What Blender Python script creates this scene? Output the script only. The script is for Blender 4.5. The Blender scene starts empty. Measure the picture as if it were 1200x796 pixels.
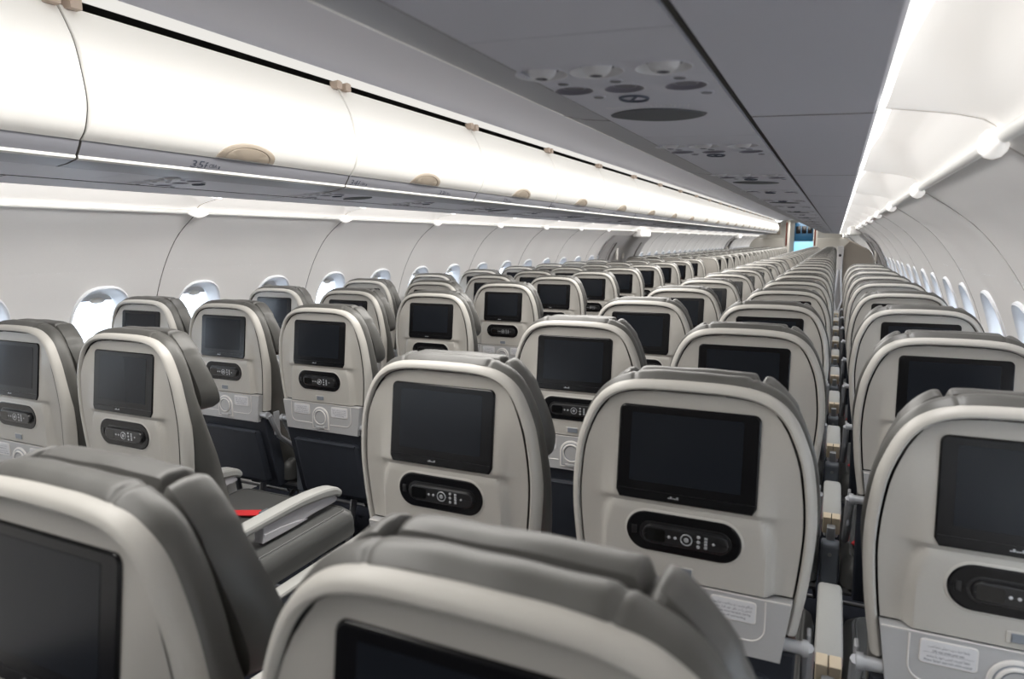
import bpy, bmesh, math, random
from mathutils import Vector, Matrix
random.seed(7)
C = bpy.context.scene.collection
PI = math.pi

# ------------------------------------------------------------------ materials
def mat(name, col, rough=.5, metal=0., spec=.5, noise=0., nscale=60., bump=0., emit=None, estr=0., coat=0., alpha=None):
    m = bpy.data.materials.new(name); m.use_nodes = True
    nt = m.node_tree; b = nt.nodes['Principled BSDF']
    b.inputs['Base Color'].default_value = (*col, 1)
    b.inputs['Roughness'].default_value = rough
    b.inputs['Metallic'].default_value = metal
    b.inputs['Specular IOR Level'].default_value = spec
    if coat: b.inputs['Coat Weight'].default_value = coat; b.inputs['Coat Roughness'].default_value = .08
    if emit: b.inputs['Emission Color'].default_value = (*emit, 1); b.inputs['Emission Strength'].default_value = estr
    if noise or bump:
        tc = nt.nodes.new('ShaderNodeTexCoord'); n = nt.nodes.new('ShaderNodeTexNoise')
        n.inputs['Scale'].default_value = nscale; n.inputs['Detail'].default_value = 3
        nt.links.new(tc.outputs['Object'], n.inputs['Vector'])
        if noise:
            r = nt.nodes.new('ShaderNodeMixRGB'); r.blend_type = 'MIX'
            r.inputs[1].default_value = (*[max(0, c*(1-noise)) for c in col], 1)
            r.inputs[2].default_value = (*[min(1, c*(1+noise)) for c in col], 1)
            nt.links.new(n.outputs['Fac'], r.inputs[0]); nt.links.new(r.outputs[0], b.inputs['Base Color'])
        if bump:
            bp = nt.nodes.new('ShaderNodeBump'); bp.inputs['Strength'].default_value = bump; bp.inputs['Distance'].default_value = .004
            nt.links.new(n.outputs['Fac'], bp.inputs['Height']); nt.links.new(bp.outputs[0], b.inputs['Normal'])
    return m

def emat(name, col, s):
    m = bpy.data.materials.new(name); m.use_nodes = True; nt = m.node_tree
    nt.nodes.remove(nt.nodes['Principled BSDF'])
    e = nt.nodes.new('ShaderNodeEmission'); e.inputs[0].default_value = (*col, 1); e.inputs[1].default_value = s
    nt.links.new(e.outputs[0], nt.nodes['Material Output'].inputs[0]); return m

M = {}
M['shell'] = mat('seat_plastic', (.405, .389, .36), .45, .05, .5, .03, 300, .02)
M['rim'] = mat('seat_rim_plastic', (.455, .44, .41), .45, .05, .4, .02, 300)
M['groove'] = mat('dark_groove', (.02, .02, .022), .8)
M['leather'] = mat('grey_leather', (.076, .0745, .069), .45, 0, .6, .16, 14, .25)
M['leather2'] = mat('grey_leather_headrest', (.072, .0705, .066), .45, 0, .6, .16, 14, .25)
M['seatleather'] = mat('seat_leather', (.075, .076, .074), .42, 0, .5, .15, 10, .3)
M['navy'] = mat('dark_pocket_fabric', (.026, .030, .040), .6, 0, .4, .15, 25, .2)
M['black'] = mat('gloss_black', (.005, .005, .006), .2, 0, .3)
M['screen'] = mat('dark_screen', (.011, .013, .017), .16, 0, .22)
M['handset'] = mat('handset_black', (.012, .012, .013), .3)
M['lens'] = mat('handset_display', (.004, .004, .004), .1)
M['silver'] = mat('silver_plastic', (.40, .41, .43), .38, .4)
M['button'] = mat('button_grey', (.42, .43, .45), .35, .3)
M['tray'] = mat('tray_plastic', (.395, .395, .40), .42, .1, .5, .03, 300)  # same plastic as the shell; bluish light low down put into the colour
M['trayline'] = mat('tray_raised_edge', (.62, .60, .58), .35, .1)
M['placard'] = mat('placard_plastic', (.58, .58, .60), .4)
M['ink'] = mat('printed_ink', (.06, .07, .10), .7)
M['armpad'] = mat('armrest_cap', (.38, .38, .365), .42, 0, .4, .03, 200)
M['armside'] = mat('armrest_side', (.56, .55, .58), .45)
M['armbeige'] = mat('armrest_link_beige', (.62, .52, .38), .5)
M['bracket'] = mat('armrest_bracket', (.19, .21, .24), .45, .2)
M['red'] = mat('red_webbing', (.62, .03, .035), .6, 0, .3, .1, 400)
M['metal'] = mat('seat_frame_metal', (.25, .25, .26), .35, .8)
M['carpet'] = mat('cabin_carpet', (.035, .038, .05), .95, 0, .1, .3, 120, .5)
M['wall'] = mat('sidewall_plastic', (.80, .785, .765), .5, 0, .35, .015, 80, .01)
M['wallframe'] = mat('window_surround_plastic', (.74, .75, .77), .45)
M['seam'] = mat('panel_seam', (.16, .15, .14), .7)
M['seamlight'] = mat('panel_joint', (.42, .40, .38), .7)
M['cove'] = mat('cove_plastic_glow', (.82, .80, .77), .5, 0, .3, 0, 1, 0, (1., .965, .92), .35)  # white panels and clips; glow added in place of light falling on them
M['binwhite'] = mat('bin_door_white', (.80, .79, .765), .38, 0, .4)
M['bingrey'] = mat('bin_rail_grey', (.30, .305, .34), .42, .1, .5)
M['under'] = mat('bin_underside_grey', (.48, .485, .545), .5, 0, .4, .02, 250, .015)
M['bead'] = mat('bin_edge_white', (.85, .84, .80), .3)
M['ceil'] = mat('ceiling_grey', (.50, .505, .565), .55, 0, .3, .02, 200)
M['psu'] = mat('service_panel_grey', (.49, .495, .555), .45)
M['ventwhite'] = mat('air_vent_plastic', (.55, .55, .57), .4)
M['ventdark'] = mat('air_vent_dark', (.12, .12, .14), .5)
M['lamp'] = mat('reading_lamp_lens', (.16, .155, .19), .3, .2)
M['grille'] = mat('speaker_grille', (.10, .105, .11), .8, 0, .3, .3, 900, .3)
M['latch'] = mat('latch_beige', (.40, .34, .275), .4)
M['hinge'] = mat('hinge_beige', (.50, .40, .33), .55)
M['covelight'] = emat('cove_light_lens', (1., .975, .94), 2.2)
M['ceillight'] = emat('ceiling_wash_lens', (1., .975, .92), .62)
M['washsrc'] = emat('ceiling_wash_tube', (1., .97, .92), 9.0)
M['doorgrey'] = mat('door_lining_grey', (.42, .41, .41), .4, .2)
M['brown'] = mat('partition_brown', (.20, .175, .145), .6, 0, .3, .04, 100)
M['cream'] = mat('bulkhead_cream', (.62, .59, .54), .55)
M['beige'] = mat('partition_beige', (.34, .32, .285), .55)
M['curtain'] = mat('curtain_red', (.22, .045, .025), .8, 0, .2, .2, 40)
M['blueglow'] = mat('galley_blue_panel', (.01, .05, .10), .3, 0, .5, 0, 1, 0, (.01, .12, .25), .10)
M['bluelight'] = mat('galley_blue_light', (.2, .5, .7), .3, 0, .5, 0, 1, 0, (.35, .75, 1.), .6)
M['plain'] = mat('plain_seat_back', (.44, .415, .38), .5)
M['ground'] = mat('apron_concrete', (.65, .66, .68), .9, 0, .1, .08, 3)
def glass():
    m = bpy.data.materials.new('window_glass'); m.use_nodes = True; nt = m.node_tree
    nt.nodes.remove(nt.nodes['Principled BSDF'])
    t = nt.nodes.new('ShaderNodeBsdfTransparent'); t.inputs[0].default_value = (.95, .97, 1, 1)
    g = nt.nodes.new('ShaderNodeBsdfGlossy'); g.inputs['Roughness'].default_value = .03
    x = nt.nodes.new('ShaderNodeMixShader'); x.inputs[0].default_value = .06
    nt.links.new(t.outputs[0], x.inputs[1]); nt.links.new(g.outputs[0], x.inputs[2])
    nt.links.new(x.outputs[0], nt.nodes['Material Output'].inputs[0]); return m
M['glass'] = glass()

# ------------------------------------------------------------------ mesh builder
class MB:
    def __init__(s): s.v = []; s.f = []; s.m = []; s.mats = []
    def mi(s, m):
        if m not in s.mats: s.mats.append(m)
        return s.mats.index(m)
    def add(s, vs, fs, m):
        o = len(s.v); s.v += [tuple(p) for p in vs]; i = s.mi(m)
        for f in fs: s.f.append([o+k for k in f]); s.m.append(i)
    def grid(s, rows, m, closed=False, flip=False):
        n = len(rows[0]); fs = []
        for a in range(len(rows)-1):
            for b in range(n if closed else n-1):
                q = [a*n+b, a*n+(b+1) % n, (a+1)*n+(b+1) % n, (a+1)*n+b]
                fs.append(q[::-1] if flip else q)
        s.add([p for r in rows for p in r], fs, m)
    def loft(s, rings, m, cap0=True, cap1=True):
        n = len(rings[0]); o = len(s.v)
        s.grid(rings, m, closed=True)
        i = s.mi(m)
        if cap0: s.f.append([o+k for k in range(n)][::-1]); s.m.append(i)
        if cap1: s.f.append([o+(len(rings)-1)*n+k for k in range(n)]); s.m.append(i)
    def box(s, c, d, m, r=0.):
        x, y, z = c; a, b, h = d[0]/2, d[1]/2, d[2]/2
        r = min(r, a*.9, b*.9, h*.9)
        if r <= 0:
            vs = [(x+i*a, y+j*b, z+k*h) for k in (-1, 1) for j in (-1, 1) for i in (-1, 1)]
            s.add(vs, [(0, 2, 3, 1), (4, 5, 7, 6), (0, 1, 5, 4), (2, 6, 7, 3), (0, 4, 6, 2), (1, 3, 7, 5)], m); return
        def ring(q, z0): return [(x+p[0], y+p[1], z0) for p in rrect(a-q, b-q, max(r-q, r*.25), 4)]
        rs = [ring(r*.7, z-h), ring(r*.2, z-h+r*.3), ring(0, z-h+r), ring(0, z+h-r), ring(r*.2, z+h-r*.3), ring(r*.7, z+h)]
        s.loft(rs, m)
    def tube(s, pts, r, m, n=8, caps=True):
        P = [Vector(p) for p in pts]; rows = []
        up = None
        for i, p in enumerate(P):
            t = (P[min(i+1, len(P)-1)]-P[max(i-1, 0)]).normalized()
            if up is None:
                up = Vector((0, 0, 1)) if abs(t.z) < .9 else Vector((0, 1, 0))
            u = (up-t*up.dot(t)).normalized(); w = t.cross(u); up = u
            rr = r[i] if isinstance(r, (list, tuple)) else r
            rows.append([p+u*rr*math.cos(2*PI*k/n)+w*rr*math.sin(2*PI*k/n) for k in range(n)])
        s.loft(rows, m, caps, caps)
    def disc(s, c, ax, r, h, m, n=20, bev=.3, sx=1.):
        # short cylinder from c along axis ax ('y-','z-','x+' ...)
        d = {'y-': (Vector((1, 0, 0)), Vector((0, 0, 1)), Vector((0, -1, 0))), 'z-': (Vector((1, 0, 0)), Vector((0, -1, 0)), Vector((0, 0, -1))),
             'x+': (Vector((0, 1, 0)), Vector((0, 0, 1)), Vector((1, 0, 0))), 'x-': (Vector((0, -1, 0)), Vector((0, 0, 1)), Vector((-1, 0, 0))), 'z+': (Vector((1, 0, 0)), Vector((0, 1, 0)), Vector((0, 0, 1)))}[ax]
        c = Vector(c); e = h*bev
        def ring(rr, t): return [c+d[0]*rr*sx*math.cos(2*PI*k/n)+d[1]*rr*math.sin(2*PI*k/n)+d[2]*t for k in range(n)]
        s.loft([ring(r, 0), ring(r, h-e), ring(r-e, h)], m)
    def torus(s, c, ax, R, r, m, n=24, k=8, sx=1.):
        d = {'y-': (Vector((1, 0, 0)), Vector((0, 0, 1)), Vector((0, -1, 0))), 'z-': (Vector((1, 0, 0)), Vector((0, -1, 0)), Vector((0, 0, -1)))}[ax]
        c = Vector(c); rows = []
        for i in range(n+1):
            a = 2*PI*i/n; u = d[0]*math.cos(a)*sx+d[1]*math.sin(a)
            rows.append([c+u*(R+r*math.cos(2*PI*j/k))+d[2]*r*math.sin(2*PI*j/k) for j in range(k)])
        s.grid(rows, m, closed=True)
    def mesh(s, name, smooth=True, ang=38, recalc=True):
        me = bpy.data.meshes.new(name); me.from_pydata(s.v, [], s.f)
        for m in s.mats: me.materials.append(m)
        me.polygons.foreach_set('material_index', s.m)
        bm = bmesh.new(); bm.from_mesh(me)
        bmesh.ops.remove_doubles(bm, verts=bm.verts, dist=1e-6)
        if recalc: bmesh.ops.recalc_face_normals(bm, faces=bm.faces)
        if smooth:
            for f in bm.faces: f.smooth = len(f.verts) <= 4
            la = math.radians(ang)
            for e in bm.edges:
                if len(e.link_faces) == 2 and e.calc_face_angle(0) > la: e.smooth = False
        bm.to_mesh(me); bm.free(); return me
    def build(s, name, parent=None, **k):
        return link(name, s.mesh(name, **k), parent)

def link(name, me, parent=None):
    o = bpy.data.objects.new(name, me); C.objects.link(o)
    if parent: o.parent = parent
    return o
def empty(name, loc=(0, 0, 0)):
    o = bpy.data.objects.new(name, None); C.objects.link(o); o.location = loc; o.empty_display_size = .1; return o
def tag(o, label, cat, group=None):
    o['label'] = label; o['category'] = cat
    if group: o['group'] = group
    return o
def struct(o): o['kind'] = 'structure'; return o
def rrect(a, b, r, n=5):
    out = []
    for cx, cy, a0 in ((a-r, b-r, 0), (-a+r, b-r, PI/2), (-a+r, -b+r, PI), (a-r, -b+r, 1.5*PI)):
        for i in range(n+1):
            t = a0+PI/2*i/n; out.append((cx+r*math.cos(t), cy+r*math.sin(t)))
    return out
def interp(x, xs, ys):
    if x <= xs[0]: return ys[0]
    for i in range(len(xs)-1):
        if x <= xs[i+1]:
            t = (x-xs[i])/(xs[i+1]-xs[i]); return ys[i]+t*(ys[i+1]-ys[i])
    return ys[-1]
def catmull(P, n=4):
    out = []
    for i in range(len(P)-1):
        p0 = P[max(i-1, 0)]; p1 = P[i]; p2 = P[i+1]; p3 = P[min(i+2, len(P)-1)]
        for k in range(n):
            t = k/n
            out.append(tuple(.5*((2*b)+(-a+c)*t+(2*a-5*b+4*c-d)*t*t+(-a+3*b-3*c+d)*t**3) for a, b, c, d in zip(p0, p1, p2, p3)))
    out.append(tuple(P[-1])); return out
def sstep(a, b, x):
    t = min(1, max(0, (x-a)/(b-a))); return t*t*(3-2*t)

# text as flat mesh
AR = {'ا': 'FE8D FE8E', 'ب': 'FE8F FE90 FE91 FE92', 'پ': 'FB56 FB57 FB58 FB59', 'ت': 'FE95 FE96 FE97 FE98', 'ج': 'FE9D FE9E FE9F FEA0', 'خ': 'FEA5 FEA6 FEA7 FEA8', 'د': 'FEA9 FEAA', 'ر': 'FEAD FEAE', 'ز': 'FEAF FEB0', 'س': 'FEB1 FEB2 FEB3 FEB4', 'ش': 'FEB5 FEB6 FEB7 FEB8', 'ص': 'FEB9 FEBA FEBB FEBC', 'ط': 'FEC1 FEC2 FEC3 FEC4', 'ف': 'FED1 FED2 FED3 FED4', 'ق': 'FED5 FED6 FED7 FED8', 'ک': 'FB8E FB8F FB90 FB91', 'گ': 'FB92 FB93 FB94 FB95', 'ل': 'FEDD FEDE FEDF FEE0', 'م': 'FEE1 FEE2 FEE3 FEE4', 'ن': 'FEE5 FEE6 FEE7 FEE8', 'ه': 'FEE9 FEEA FEEB FEEC', 'و': 'FEED FEEE', 'ی': 'FBFC FBFD FBFE FBFF'}
AR = {k: [chr(int(x, 16)) for x in v.split()] for k, v in AR.items()}
def persian(t):
    out = ''
    for i, c in enumerate(t):
        if c not in AR: out += c; continue
        pj = i > 0 and t[i-1] in AR and len(AR[t[i-1]]) == 4
        f = AR[c]; nj = i+1 < len(t) and t[i+1] in AR and len(f) == 4
        out += f[3] if pj and nj else f[2] if nj else f[1] if pj else f[0]
    return out[::-1]
_tc = {}
def text_geo(body, res=2):
    if body in _tc: return _tc[body]
    c = bpy.data.curves.new('lettering', 'FONT'); c.body = body; c.resolution_u = res
    o = bpy.data.objects.new('lettering', c); C.objects.link(o)
    dg = bpy.context.evaluated_depsgraph_get(); dg.update()
    me = bpy.data.meshes.new_from_object(o.evaluated_get(dg))
    vs = [tuple(v.co) for v in me.vertices]; fs = [tuple(p.vertices) for p in me.polygons]
    bpy.data.objects.remove(o); bpy.data.curves.remove(c); bpy.data.meshes.remove(me)
    _tc[body] = (vs, fs); return _tc[body]
def put_text(mb, body, fn, size, m, fit=None, align='c', shear=0.):
    """fn maps (u,v) in metres to a 3-D point; fit = wanted width"""
    vs, fs = text_geo(body)
    x0 = min(v[0] for v in vs); x1 = max(v[0] for v in vs)
    s = size; sx = (fit/(x1-x0)) if fit else s
    off = {'c': (x0+x1)/2, 'l': x0, 'r': x1}[align]
    mb.add([fn((v[0]-off)*sx+shear*v[1]*s, v[1]*s) for v in vs], fs, m)

# ------------------------------------------------------------------ the seat
ZS = .99          # height of the monitor's centre above the floor
def yp(z): return -.003-.045*z+.30*max(0, z+.02)**2
OUT = [(-.305, .1975), (-.22, .2105), (-.14, .2180), (-.09, .2190), (-.037, .2150), (.017, .2060), (.070, .1860), (.100, .1655), (.118, .142), (.128, .116), (.1330, .085), (.1350, .045), (.1355, 0.)]
def half_to_path(P, n=4):
    h = catmull([(x, z) for z, x in P], n)
    return h + [(-x, z) for x, z in h[-2::-1]]
def inset_path(path, d, closed=False):
    out = []; n = len(path)
    for i, (x, z) in enumerate(path):
        a = path[(i-1) % n] if closed or i else path[0]; b = path[(i+1) % n] if closed or i < n-1 else path[-1]
        tx, tz = b[0]-a[0], b[1]-a[1]; l = math.hypot(tx, tz) or 1
        out.append((x-tz/l*d, z+tx/l*d))
    return out
RIMP = half_to_path(OUT, 5)

def mb_rim():
    mb = MB(); rows = []
    for ins, dy in [(.007, .036), (.001, .030), (0., .022), (.001, .010), (.004, .002), (.009, -.0025), (.014, -.003), (.0172, .000), (.0182, .006), (.0182, .030)]:
        rows.append([(x, yp(z)+dy, ZS+z) for x, z in inset_path(RIMP, ins)])
    mb.grid(rows[:9], M['rim']); mb.grid(rows[8:], M['groove'])
    n = len(rows[0])
    for e in (0, n-1): mb.add([r[e] for r in rows], [list(range(len(rows)))], M['rim'])
    g = [[(x, yp(z)+dy, ZS+z) for x, z in inset_path(RIMP, ins)] for ins, dy in [(.0178, .017), (.0235, .017)]]
    mb.grid(g, M['groove'])
    return mb

SW, SH, STILT = .2485, .1715, .119
def ysc(z): return STILT*z-.004
def panel_y(x, z):
    b = yp(z); a = abs(x)
    if z < -.05:
        xc = interp(z, [-.24, -.15, -.115, -.088, -.05], [.147, .146, .140, .126, .120])
        k = (1-sstep(xc-.004, xc+.012, a))
        top = sstep(-.0866, -.104, z)
        yc = -.0125
        b = b+(yc-b)*k*top
    b += min(.010, 1.3*max(0, z)**2)
    if z > -.104:
        k = sstep(-.104, -.084, z)* (1-sstep(SW/2+.001, SW/2+.045, a))*(1-sstep(.087, .124, z))
        yy = ysc(z)+.0005
        b = b+(min(yy, b+.02)-b)*k
    return b
def mb_panel(plain=False):
    mb = MB(); inn = inset_path(RIMP, .0216)
    h = sorted([(z, x) for x, z in inn if x >= 0]); zs = [q[0] for q in h]; xs = [q[1] for q in h]
    ztop = max(zs)
    cols = [0, .05, .10, .1235, .1253, .130, .136, .142, .148, .154, .160]
    cols = [-c for c in cols[:0:-1]]+cols
    rz = [-.231, -.215, -.19, -.165, -.14, -.125, -.112, -.102, -.095, -.090, -.0868, -.0852, -.08, -.07, -.06, -.04, -.02, 0, .02, .04, .06, .08, .0852, .0868, .092]
    rows = []
    for z in rz:
        w = interp(z, zs, xs); r = []
        xx = [-w, -(w+.162)/2]+cols+[(w+.162)/2, w]
        if w < .163: xx = [-w, -(w*.5+.1253*.5) - .012]+[max(-w+.002, min(w-.002, c)) for c in cols]+[w*.5+.1253*.5+.012, w]; xx.sort()
        rows.append([(x, (yp(z) if plain else panel_y(x, z)), ZS+z) for x in xx])
    w0 = interp(.092, zs, xs); last = rows[-1]
    for t in (.25, .5, .7, .85, .95, 1):
        z = .092+(ztop-.092)*t; w = interp(z, zs, xs) if t < 1 else .06
        rows.append([(p[0]/w0*w, (yp(z) if plain else panel_y(0.13, z))+(.003 if t == 1 else .0), ZS+z) for p in last])
    mb.grid(rows, M['plain'] if plain else M['shell'])
    return mb

def slab(mb, ring2, fn, depths, m):
    """ring2: 2-D outline; fn(u,v,d)->3D; depths list of (inset, d)"""
    rings = []
    for ins, d in depths: rings.append([fn(u, v, d) for u, v in inset_path(ring2, ins, True)])
    mb.loft(rings, m)
def on_screen(u, v, d): return (u, ysc(v)-d, ZS+v)
def on_panel(u, v, d): return (u, -.0125-d, ZS+v)

def mb_monitor():
    mb = MB(); w = SW/2
    ring = [(w, -.074)]+[(u, v) for u, v in rrect(w, SH/2, .012, 6) if v > 0]+[(-w, -.074), (-w+.007, -.0860), (w-.007, -.0860)]
    slab(mb, ring, on_screen, [(0, -.012), (0, .001), (.0012, .0025), (.003, .003)], M['black'])
    mb.box((0, ysc(-.0685)-.0030, ZS-.0685), (SW-.008, .0012, .0010), M['handset'])
    # little maker's mark, unreadable at this size
    for i, (u, s_) in enumerate([(-.026, 1), (-.0222, -1), (-.0184, 1), (-.0146, 1), (-.0108, -1)]):
        mb.add([on_screen(u-.0016, -.0745-.0012*s_, .0033), on_screen(u+.0016, -.0745-.0012*s_, .0033), on_screen(u+.0016, -.0775, .0033), on_screen(u-.0016, -.0775, .0033)], [(0, 1, 2, 3)], M['button'])
    return mb
def mb_display():
    mb = MB()
    r = [(u-.002, v+.010) for u, v in rrect(.0985, .0625, .002, 2)]
    mb.add([on_screen(u, v, .0034) for u, v in r], [list(range(len(r)))], M['screen'])
    return mb
def pill(a, b, n=10): return rrect(a, b, b*.999, n)
def mb_cradle():
    mb = MB(); ring = [(u, v-.145) for u, v in pill(.103, .0375)]
    slab(mb, ring, on_panel, [(-.0035, -.004), (-.0035, .0005), (-.001, .0015)], M['rim'])
    slab(mb, ring, on_panel, [(.0005, -.004), (.0005, .002), (.002, .003), (.004, .003)], M['black'])
    r2 = [(u+.004, v-.1465) for u, v in pill(.082, .0215)]
    slab(mb, r2, on_panel, [(0, .002), (0, .0034), (.001, .0036)], M['handset'])
    mb.box((-.088, -.0162, ZS-.145), (.009, .002, .016), M['handset'], .0005)
    return mb
def mb_handset():
    mb = MB(); zc = -.1468
    r2 = [(u+.006, v+zc) for u, v in pill(.077, .017)]
    slab(mb, r2, on_panel, [(0, .003), (0, .008), (.0015, .0105), (.004, .011)], M['handset'])
    slab(mb, [(u-.047, v+zc) for u, v in rrect(.018, .0115, .004, 3)], on_panel, [(0, .0108), (0, .0113)], M['lens'])
    y = -.0125-.0112
    for u in (-.022, -.011): mb.disc((u, y+.001, ZS+zc), 'y-', .0028, .0016, M['button'], 10)
    mb.torus((.009, y, ZS+zc), 'y-', .0098, .0012, M['silver'], 20, 6)
    mb.disc((.009, y+.001, ZS+zc), 'y-', .0088, .0014, M['handset'], 16)
    mb.disc((.009, y, ZS+zc), 'y-', .0045, .0012, M['silver'], 14)
    for v in (-.009, 0, .009): mb.disc((.030, y+.001, ZS+zc+v), 'y-', .0031, .0016, M['button'], 10)
    for v in (-.0085, -.0028, .0028, .0085): mb.box((.043, y, ZS+zc+v), (.0055, .002, .0042), M['button'], .0006)
    mb.disc((.056, y+.001, ZS+zc), 'y-', .0024, .0016, M['button'], 10)
    return mb
def mb_latch():
    mb = MB()
    slab(mb, [(u, v-.2135) for u, v in rrect(.0205, .0095, .002, 3)], on_panel, [(0, -.003), (0, .001), (.001, .0015)], M['rim'])
    slab(mb, [(u+.002, v-.2135) for u, v in rrect(.0165, .0075, .0015, 3)], on_panel, [(0, .001), (0, .0022), (.001, .003)], M['bracket'])
    return mb
TRAY0, TRAY1 = -.2345, -.348
def on_tray(u, v, d): return (u, -.006-.0-d, ZS+v)
def mb_tray():
    mb = MB()
    ring = [(.1735, TRAY1), (.1885, TRAY0), (-.1885, TRAY0), (-.1735, TRAY1)]
    slab(mb, ring, on_tray, [(.001, -.018), (.0, -.014), (0, .0055), (.0025, .008)], M['tray'])
    # raised ledge lines
    for s in (-1, 1):
        P = [(s*.146, TRAY0-.004), (s*.146, -.27)]
        for i in range(7):
            a = PI/2*i/6; P.append((s*(.146-.026*(1-math.cos(a))), -.29-.026*math.sin(a)))
        P.append((s*.045, -.316))
        mb.tube([on_tray(u, v, .008) for u, v in P], .0017, M['trayline'], 6)
    mb.box((0, -.013, ZS+TRAY0-.0008), (.372, .004, .0022), M['trayline'], .0006)
    return mb
def mb_cup():
    mb = MB(); c = -.289
    arch = [(.040, c-.047)]+[(.040*math.cos(a), c+.040*math.sin(a)) for a in [PI*i/14 for i in range(15)]]+[(-.040, c-.047)]
    slab(mb, arch, on_tray, [(-.002, .006), (0, .0105), (.003, .0115)], M['trayline'])
    arch2 = [(u*.86, c+(v-c)*.88-.0005) for u, v in arch]
    slab(mb, arch2, on_tray, [(0, .0112), (.0005, .0118)], M['bracket'])
    arch3 = [(u*.80, c+(v-c)*.83-.0005) for u, v in arch]
    slab(mb, arch3, on_tray, [(0, .0115), (.001, .0125)], M['tray'])
    cc = (0, -.006-.0125, ZS+c)
    mb.torus(cc, 'y-', .0275, .0032, M['trayline'], 28, 8)
    mb.torus(cc, 'y-', .0232, .0012, M['bracket'], 28, 6)
    mb.disc((0, -.006-.0120, ZS+c), 'y-', .0225, .001, M['tray'], 24)
    mb.box((0, -.0195, ZS+c-.040), (.040, .004, .008), M['tray'], .001)
    return mb
PL = {-1: ['جلیقه نجات زیر صندلی شما است', 'Life vest under your seat', 'لطفا کمربند ایمنی خود را ببندید', 'Please fasten seat belt while seated'],
      1: ['هنگام نشست و برخاست هواپیما', 'کنترل را در جای خود قرار دهید', 'Please stow handset during', 'take off and landing']}
def mb_placard(s):
    mb = MB(); cu, cv = s*.092, -.2635
    ring = [(u+cu, v+cv) for u, v in rrect(.0395, .0205, .006, 4)]
    slab(mb, ring, on_tray, [(0, .006), (0, .009), (.0012, .0096)], M['trayline'])
    slab(mb, [(u+cu, v+cv) for u, v in rrect(.0375, .0185, .005, 4)], on_tray, [(0, .009), (0, .0099)], M['placard'])
    w = {-1: [.056, .042, .058, .064], 1: [.066, .064, .060, .044]}[s]
    for i, t in enumerate(PL[s]):
        body = persian(t) if ord(t[0]) > 500 else t
        v0 = cv+.0085-i*.0072
        if s == -1 and i > 1: v0 -= .002
        put_text(mb, body, lambda a, b, v0=v0: on_tray(cu+a, v0+b, .0101), .0058, M['ink'], fit=w[i])
    if s == -1: mb.add([on_tray(cu+a, cv-.0005+b, .0101) for a, b in ((-.034, 0), (.034, 0), (.034, .0004), (-.034, .0004))], [(0, 1, 2, 3)], M['ink'])
    return mb
def mb_trayarm(s):
    mb = MB()
    mb.tube([(s*.178, .004, ZS-.318), (s*.212, .004, ZS-.318)], .0115, M['silver'], 12)
    mb.tube([(s*.207, .004, ZS-.318), (s*.218, .004, ZS-.318)], .015, M['silver'], 12)
    mb.box((s*.216, .05, ZS-.36), (.008, .030, .10), M['silver'], .003)
    mb.tube([(s*.216, .012, ZS-.32), (s*.216, .06, ZS-.42), (s*.216, .16, ZS-.50)], .011, M['silver'], 8)
    return mb
BACK = [(-.58, .188), (-.45, .192), (-.30, .197), (-.2, .2115), (-.1, .2225), (-.037, .2195), (.017, .2110), (.07, .192), (.105, .170), (.126, .146), (.1395, .114), (.1445, .095), (.1465, .06), (.147, 0)]
def bscale(z): return 1.0+1.5*sstep(0.0, -.36, z)
def notch(x, c, w, d): return d*math.exp(-((abs(x)-c)/w)**2)
def mb_backrest():
    mb = MB(); P = half_to_path(BACK, 5); rings = []
    for ins, dy in [(.012, .016), (.002, .024), (0, .032), (0, .044), (.004, .054), (.012, .060), (.04, .064)]:
        ring = []
        for (x, z), (x0, z0) in zip(inset_path(P, ins, True), P):
            k = notch(x0, .104, .004, .003) if z0 > .1 else 0
            wob = .0010*math.sin(x0*61+1.3)*math.sin(x0*23) if z0 > .1 else 0
            ring.append((x, yp(z)+dy*bscale(z)+max(0, -z-.3)*.12, ZS+z-k+wob))
        rings.append(ring)
    mb.loft(rings, M['leather'])
    return mb
HEAD = [(-.088, .150), (-.083, .180), (-.068, .198), (-.035, .2055), (.005, .2030), (.045, .194), (.08, .180), (.11, .158), (.129, .136), (.138, .117), (.1425, .1), (.144, .06), (.1445, 0)]
def mb_headrest():
    mb = MB(); P = half_to_path(HEAD, 6); rings = []
    for ins, dy in [(.016, .066), (.004, .070), (0, .078), (0, .098), (.005, .110), (.018, .116), (.05, .118)]:
        ring = []
        for (x, z), (x0, z0) in zip(inset_path(P, ins, True), P):
            k = notch(x0, .113, .005, .014) if z0 > .1 else 0
            ear = .006*sstep(.11, .135, abs(x0)) if z0 > .08 else 0
            wob = .001*math.sin(x0*47+.4)*math.cos(x0*19) if z0 > .1 else 0
            ring.append((x, yp(z)+dy*(1+.40*sstep(.1, -.1, z))-(.010*sstep(.10, .14, abs(x0)) if dy < .075 else 0), ZS+z-k+ear+wob))
        rings.append(ring)
    mb.loft(rings, M['leather2'])
    for s in (-1, 1): mb.tube([(s*.15, .085, ZS-.05), (s*.15, .098, ZS-.12)], .006, M['silver'], 8)
    return mb
def mb_cushion(x0, x1):
    mb = MB(); rings = []
    y0, y1 = .10, .605
    prof = [(0.012, .352), (0, .362), (0, .405), (.006, .432), (.022, .448)]
    for ins, z in prof:
        r = rrect((x1-x0)/2-ins, (y1-y0)/2-ins, .045, 5)
        rings.append([((x0+x1)/2+a, (y0+y1)/2+b, z+(.008*sstep(.35, .60, b+(y0+y1)/2))) for a, b in r])
    mb.loft(rings, M['seatleather'])
    r = rrect((x1-x0)/2-.03, (y1-y0)/2-.03, .03, 5)
    mb.tube([((x0+x1)/2+a, (y0+y1)/2+b, .449+.008*sstep(.35, .6, b+(y0+y1)/2)) for a, b in r+r[:1]], .0022, M['seatleather'], 6)
    return mb
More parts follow.
